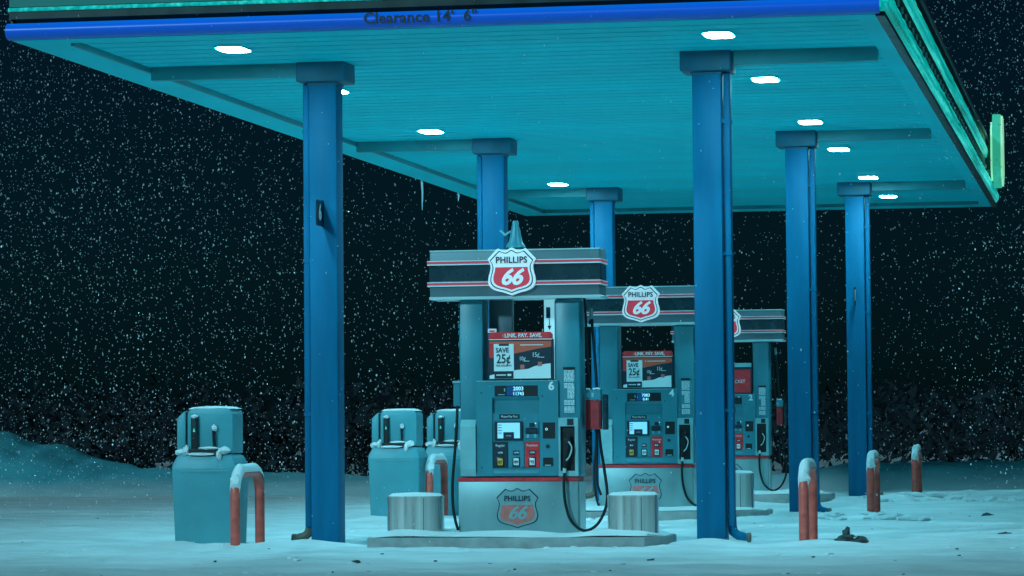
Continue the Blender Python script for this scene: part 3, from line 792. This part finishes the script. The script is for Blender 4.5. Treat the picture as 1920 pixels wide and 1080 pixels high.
    # advertising display
    fr = build('ad_frame', (R(916, 1039, 637.5, 713.5, -.004, .035, .004), 'navy'), t)
    if ad:
        L = [(R(919, 1035, 641, 670, -.0065, 0), 'orange')]
        b = prism([(lx(919), lz(670)), (lx(919), lz(702)), (lx(1035), lz(702)), (lx(1035), lz(652)), (lx(1012), lz(655)), (lx(968), lz(664)), (lx(930), lz(670))], -.0085, 0, 'y'); L.append((b, 'navy'))
        b = prism([(lx(919), lz(705)), (lx(919), lz(711)), (lx(1034), lz(711)), (lx(1034), lz(683)), (lx(1024), lz(684)), (lx(1004), lz(688)), (lx(992), lz(693)), (lx(968), lz(695)), (lx(926), lz(703))], -.0105, 0, 'y'); L.append((b, 'paper'))
        L.append((R(919, 926, 645, 672, -.0115, 0), 'red'))
        L.append((R(927.5, 965, 646, 697, -.013, 0, .001), 'paper')); L.append((R(937, 956, 646, 649.5, -.0145, 0), 'navy')); L.append((R(928.5, 964, 697, 710.5, -.0135, 0), 'navy'))
        for cx_, cz_ in ((981, 689), (1014, 684)): L.append((R(cx_ - 4, cx_ + 4, cz_ - 4, cz_ + 4, -.013, 0, .001), 'redf'))
        pf = build('ad_poster', L, fr)
        T = [(text('SAVE', .055, lx(943.5), lz(658), -.0145, .002, bold=.0012, sx=.9), 'navy'), (text('25¢', .105, lx(945.5), lz(674.5), -.0145, .002, bold=.0016, sx=.78), 'navy'),
             (text('PER GALLON', .022, lx(946), lz(686.5), -.0145, .002), 'navy'), (text('10¢', .048, lx(981), lz(674), -.0105, .002, sx=.8), 'paper'), (text('15¢', .055, lx(1006), lz(667), -.0105, .002, sx=.8), 'paper')]
        b = bmesh.new()
        R(977, 1020, 647.6, 649, -.009, -.006, bm=b); R(983, 994, 678, 679, -.0105, -.008, bm=b); R(1012, 1022, 671, 672, -.0105, -.008, bm=b); R(932, 950, 703, 705, -.0155, -.013, bm=b); R(953, 960, 702, 706, -.0155, -.013, bm=b)
        T.append((b, 'paper'))
        build('lettering', T, pf)
        hb = prism([(lx(918), lz(637.5)), (lx(1037), lz(637.5)), (lx(1037), lz(628)), (lx(1033), lz(624)), (lx(922), lz(624)), (lx(918), lz(628))], -.006, .03, 'y')
        h = build('ad_header', (hb, 'red'), t)
        build('lettering', [(text('LINK. PAY. SAVE.', .046, lx(983), lz(630.5), -.0075, .002, bold=.0012, sx=.92), 'paper'), (R(918, 1037, 637, 638.4, -.008, 0), 'paper'), (R(943, 949, 628, 634, -.008, -.005, .001), 'redf')], h)
    else:
        pf = build('ad_poster', (R(922, 1034, 643, 710, -.0065, 0), 'red'), fr)
        build('lettering', (text('ROCKET', .06, lx(1018) - .1, lz(678), -.008, .002, sx=.9), 'paper'), pf)
        build('ad_header', (R(918, 1037, 624, 636, -.006, .03, .003), 'tlite'), t)
    # placard fixed behind the gap
    if num == '6':
        pc = build('backlit_placard', (R(1012, 1040.5, 562, 712, D - .06, D - .045), 'poster'), t)
        L = [(R(1016, 1024, 576, 597, D - .064, D - .06), 'blue_d'), (prism([(lx(1018), lz(611)), (lx(1026), lz(611)), (lx(1022), lz(619))], D - .064, D - .06, 'y'), 'navy'), (R(1021, 1023, 598, 612, D - .064, D - .06), 'tlite')]
        build('placard_print', L, pc)
        build('hazed_pillar_strip', (R(909, 953, 560, 716, D - .10, D - .01, .006), 'valg'), t, smooth=True)  # added grey strip for the pillar behind, its haze put into the colour
        build('corner_sticker', [(R(916, 932, 617, 624.5, .0, .012), 'white'), (R(919, 929, 620, 623, -.002, .0), 'stripe')], t)
    # valance
    zt, zb = lz(470), lz(558)
    vb = box(lx(809), lx(1128), -.05, D - .02, zb, zt, .012)
    v = build('valance', (vb, 'valg'), t, smooth=True)
    build('valance_band', (box(lx(809) - .003, lx(1128) + .003, -.054, D - .016, lz(527), lz(498)), 'vald'), v)
    build('valance_lip', (box(lx(808), lx(1131), -.058, D - .01, lz(562), lz(556.5), .003), 'valt'), v)
    build('valance_top', (box(lx(809), lx(1129), -.053, D - .017, lz(471.5), lz(469), .001), 'valt'), v)
    for py in (492.5, 532.5):
        L = [(box(lx(805), lx(1131), -.068, D + .002, lz(py + 2.2), lz(py - 2.2), .002), 'stripe'),
             (box(lx(805), lx(1131), -.066, D, lz(py - 2.4), lz(py - 3.7)), 'white'), (box(lx(805), lx(1131), -.066, D, lz(py + 4.6), lz(py + 2.4)), 'white')]
        build('valance_stripe', L, v)
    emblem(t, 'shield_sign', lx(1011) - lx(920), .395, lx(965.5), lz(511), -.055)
    emblem(t, 'shield_decal', .355, .330, lx(969), lz(953), 0, True)
    return t
dispenser(1.768, -.5, '6', 'near fuel pump number six with red save poster, between the two near pillars', ('2003', '11743'))
dispenser(1.725, 7.25, '4', 'middle fuel pump number four, directly left of the near right pillar', ('7083', '8.41'))
dispenser(1.705, 15.0, '2', 'far fuel pump number two, partly hidden behind the near right pillar', ('3010', '1.20'), ad=False, guard_red=1)

# bell-shaped horn standing on the near dispenser roof
t = thing('bell_speaker', 'small teal bell shaped horn above the near fuel pump', 'speaker', (1.70, -.25, 2.452))
b = bmesh.new(); prof = [(.082, 0.0), (.085, .03), (.078, .05), (.060, .075), (.048, .13), (.036, .19), (.028, .215), (.028, .245), (.018, .258)]; rg = []
for r_, z_ in prof: rg.append([b.verts.new((r_ * math.cos(2 * PI * k / 20), r_ * math.sin(2 * PI * k / 20), z_)) for k in range(20)])
for A, B in zip(rg, rg[1:]):
    for k in range(20): b.faces.new((A[k], A[(k + 1) % 20], B[(k + 1) % 20], B[k]))
b.faces.new(rg[-1])
build('bell', (b, 'teal'), t, smooth=True)
build('mouth_ring', (cyl((0, 0, .012), .092, .035, 'z', 20), 'dark'), t, smooth=True)
build('bracket', (tube([(-.04, 0, .17), (-.09, 0, .14), (-.13, .0, .18)], .010, 6), 'tlite'), t)

# ------------------------------------------------------------------ dirty slush clods on the snow
t = thing('slush_clod', 'ragged dark slush clod beside the red bollard at the near right', 'slush clod', (4.42, .02, .0), 'dark slush clods on the snow')
b = blob((0, 0, .03), .11, .09, .045, .9, 3, 3); merge(b, blob((-.02, 0, .085), .035, .03, .05, .9, 8, 2)); merge(b, blob((.09, -.02, .02), .06, .05, .035, .9, 5))
build('lump', (b, 'dirt'), t); build('snow_dusting', (blob((.03, -.02, .068), .05, .04, .02, .6, 2), 'snow'), t)
for i, (x, y, s, l) in enumerate(((3.2, -3.0, .030, 'small dark slush crumb on open snow below the near right pillar'), (1.05, -3.4, .035, 'small dark slush crumb in front of the near island'),
                                  (5.6, 2.5, .05, 'small slush crumb on open snow right of the bollards'), (5.9, 6.4, .06, 'small slush crumb farther off on the right snow'),
                                  (5.2, 8.6, .06, 'small slush crumb right of the middle bollard'), (5.75, 9.3, .07, 'rightmost slush crumb near the far snow ridge'))):
    o = build('slush_crumb', (blob((0, 0, 0), s * 1.0, s * .6, s * .35, .9, i), 'dirt'), None, (x, y, gz(x, y) + s * .2)); tag(o, l, 'slush clod', 'dark slush clods on the snow')
# low ridge of ploughed lumps by the middle right bollard
b = bmesh.new(); Rn = random.Random(9)
for k in range(60):
    x = Rn.uniform(3.45, 4.7); y = 7.15 + Rn.uniform(-.35, .35); s = Rn.uniform(.015, .06)
    merge(b, blob((x, y, gz(x, y) + s * .2), s * 1.5, s, s * .6, .6, k, 1))
for k in range(90):
    x = Rn.uniform(3.3, 8.5); y = 15.2 + Rn.uniform(-.6, .6); s = Rn.uniform(.03, .09)
    merge(b, blob((x, y, gz(x, y) + s * .2), s * 1.8, s, s * .6, .6, k, 1))
for k in range(50):
    x = Rn.uniform(.6, 1.5); y = 7.0 + Rn.uniform(-.25, .35); s = Rn.uniform(.02, .08)
    merge(b, blob((x, y, gz(x, y) + s * .2), s * 1.5, s, s * .6, .6, k, 1))
o = build('snow_rubble', (b, 'snow'), smooth=True); tag(o, 'crumbled snow lumps scattered at the island ends', 'snow', kind='stuff')

b = bmesh.new(); Rn = random.Random(77)
for k in range(110):
    x = Rn.uniform(-5, 7.5); y = Rn.choice((-5.3, -3.6, 3.2, 5.0)) + Rn.gauss(0, .35) if Rn.random() < .5 else Rn.uniform(-6.3, 12); s = Rn.uniform(.004, .011)
    if .4 < x < 3.1 and (-.9 < y < .4 or 6.8 < y < 8.1): continue
    merge(b, blob((x, y, gz(x, y) + s * .2), s * 1.6, s, s * .7, .9, k, 1))
o = build('road_grit', (b, 'dirt')); tag(o, 'fine dark grit sprinkled over the driven snow', 'grit', kind='stuff')
b = bmesh.new()
for k in range(260):
    x = Rn.uniform(-6, 8); y = Rn.choice((-5.3, -3.6, -4.5, -1.3, 3.2, 5.0)) + Rn.gauss(0, .4); s = Rn.uniform(.008, .025)
    if -.3 < x < 3.7 and -.95 < y < .6: continue
    merge(b, blob((x, y, gz(x, y)), s * 1.8, s * 1.2, s * .6, .7, k, 1))
o = build('snow_crumbs', (b, 'snow'), smooth=True); tag(o, 'small crumbs of snow thrown up along the wheel tracks', 'snow', kind='stuff')

# ------------------------------------------------------------------ falling snow
fm = bpy.data.materials.new('flake'); fm.use_nodes = True; t_ = fm.node_tree; t_.nodes.clear()
o_ = t_.nodes.new('ShaderNodeOutputMaterial'); d_ = t_.nodes.new('ShaderNodeBsdfDiffuse'); tr_ = t_.nodes.new('ShaderNodeBsdfTranslucent'); ad = t_.nodes.new('ShaderNodeMixShader')
d_.inputs[0].default_value = (.95, .95, .95, 1); tr_.inputs[0].default_value = (.95, .95, .95, 1); ad.inputs[0].default_value = .4
t_.links.new(d_.outputs[0], ad.inputs[1]); t_.links.new(tr_.outputs[0], ad.inputs[2]); gl = t_.nodes.new('ShaderNodeBsdfGlossy'); gl.inputs['Roughness'].default_value = .35; m2 = t_.nodes.new('ShaderNodeMixShader'); m2.inputs[0].default_value = .3
t_.links.new(ad.outputs[0], m2.inputs[1]); t_.links.new(gl.outputs[0], m2.inputs[2]); t_.links.new(m2.outputs[0], o_.inputs[0])
MT['flake'] = fm
Rn = random.Random(21); V = []; Fc = []
def flake(x, y, z, r):
    i = len(V); a = Rn.uniform(0, PI)
    ca, sa = math.cos(a), math.sin(a); k = Rn.uniform(.9, 1.7)
    for dx, dy, dz in ((1, 0, 0), (-1, 0, 0), (0, 1, 0), (0, -1, 0), (0, 0, k), (0, 0, -k)):
        V.append((x + r * (ca * dx - sa * dy), y + r * (sa * dx + ca * dy), z + r * dz))
    for f in ((0, 2, 4), (2, 1, 4), (1, 3, 4), (3, 0, 4), (2, 0, 5), (1, 2, 5), (3, 1, 5), (0, 3, 5)): Fc.append(tuple(i + q for q in f))
N = 0
while N < 27000:
    y = Rn.uniform(-5, 34); d = y - CAM.y
    cxm = CAM.x - math.tan(YAW) * d
    x = cxm + Rn.uniform(-1, 1) * d * .175; z = Rn.uniform(.1, 1.02 + .16 * d)
    if X0 - .2 < x < X1 + .2 and Y0 - .3 < y < Y1 and z < 5: 
        if Rn.random() > .03: continue
    if y < -2.4 and Rn.random() > .2: continue
    N += 1; flake(x, y, z, (.0038 + .0065 * Rn.random() ** 4) * (d / 34))
me = bpy.data.meshes.new('falling_snow'); me.from_pydata(V, [], Fc); me.materials.append(fm)
o = link(bpy.data.objects.new('falling_snow', me)); tag(o, 'countless small white snowflakes drifting through the night air', 'snowfall', kind='stuff')
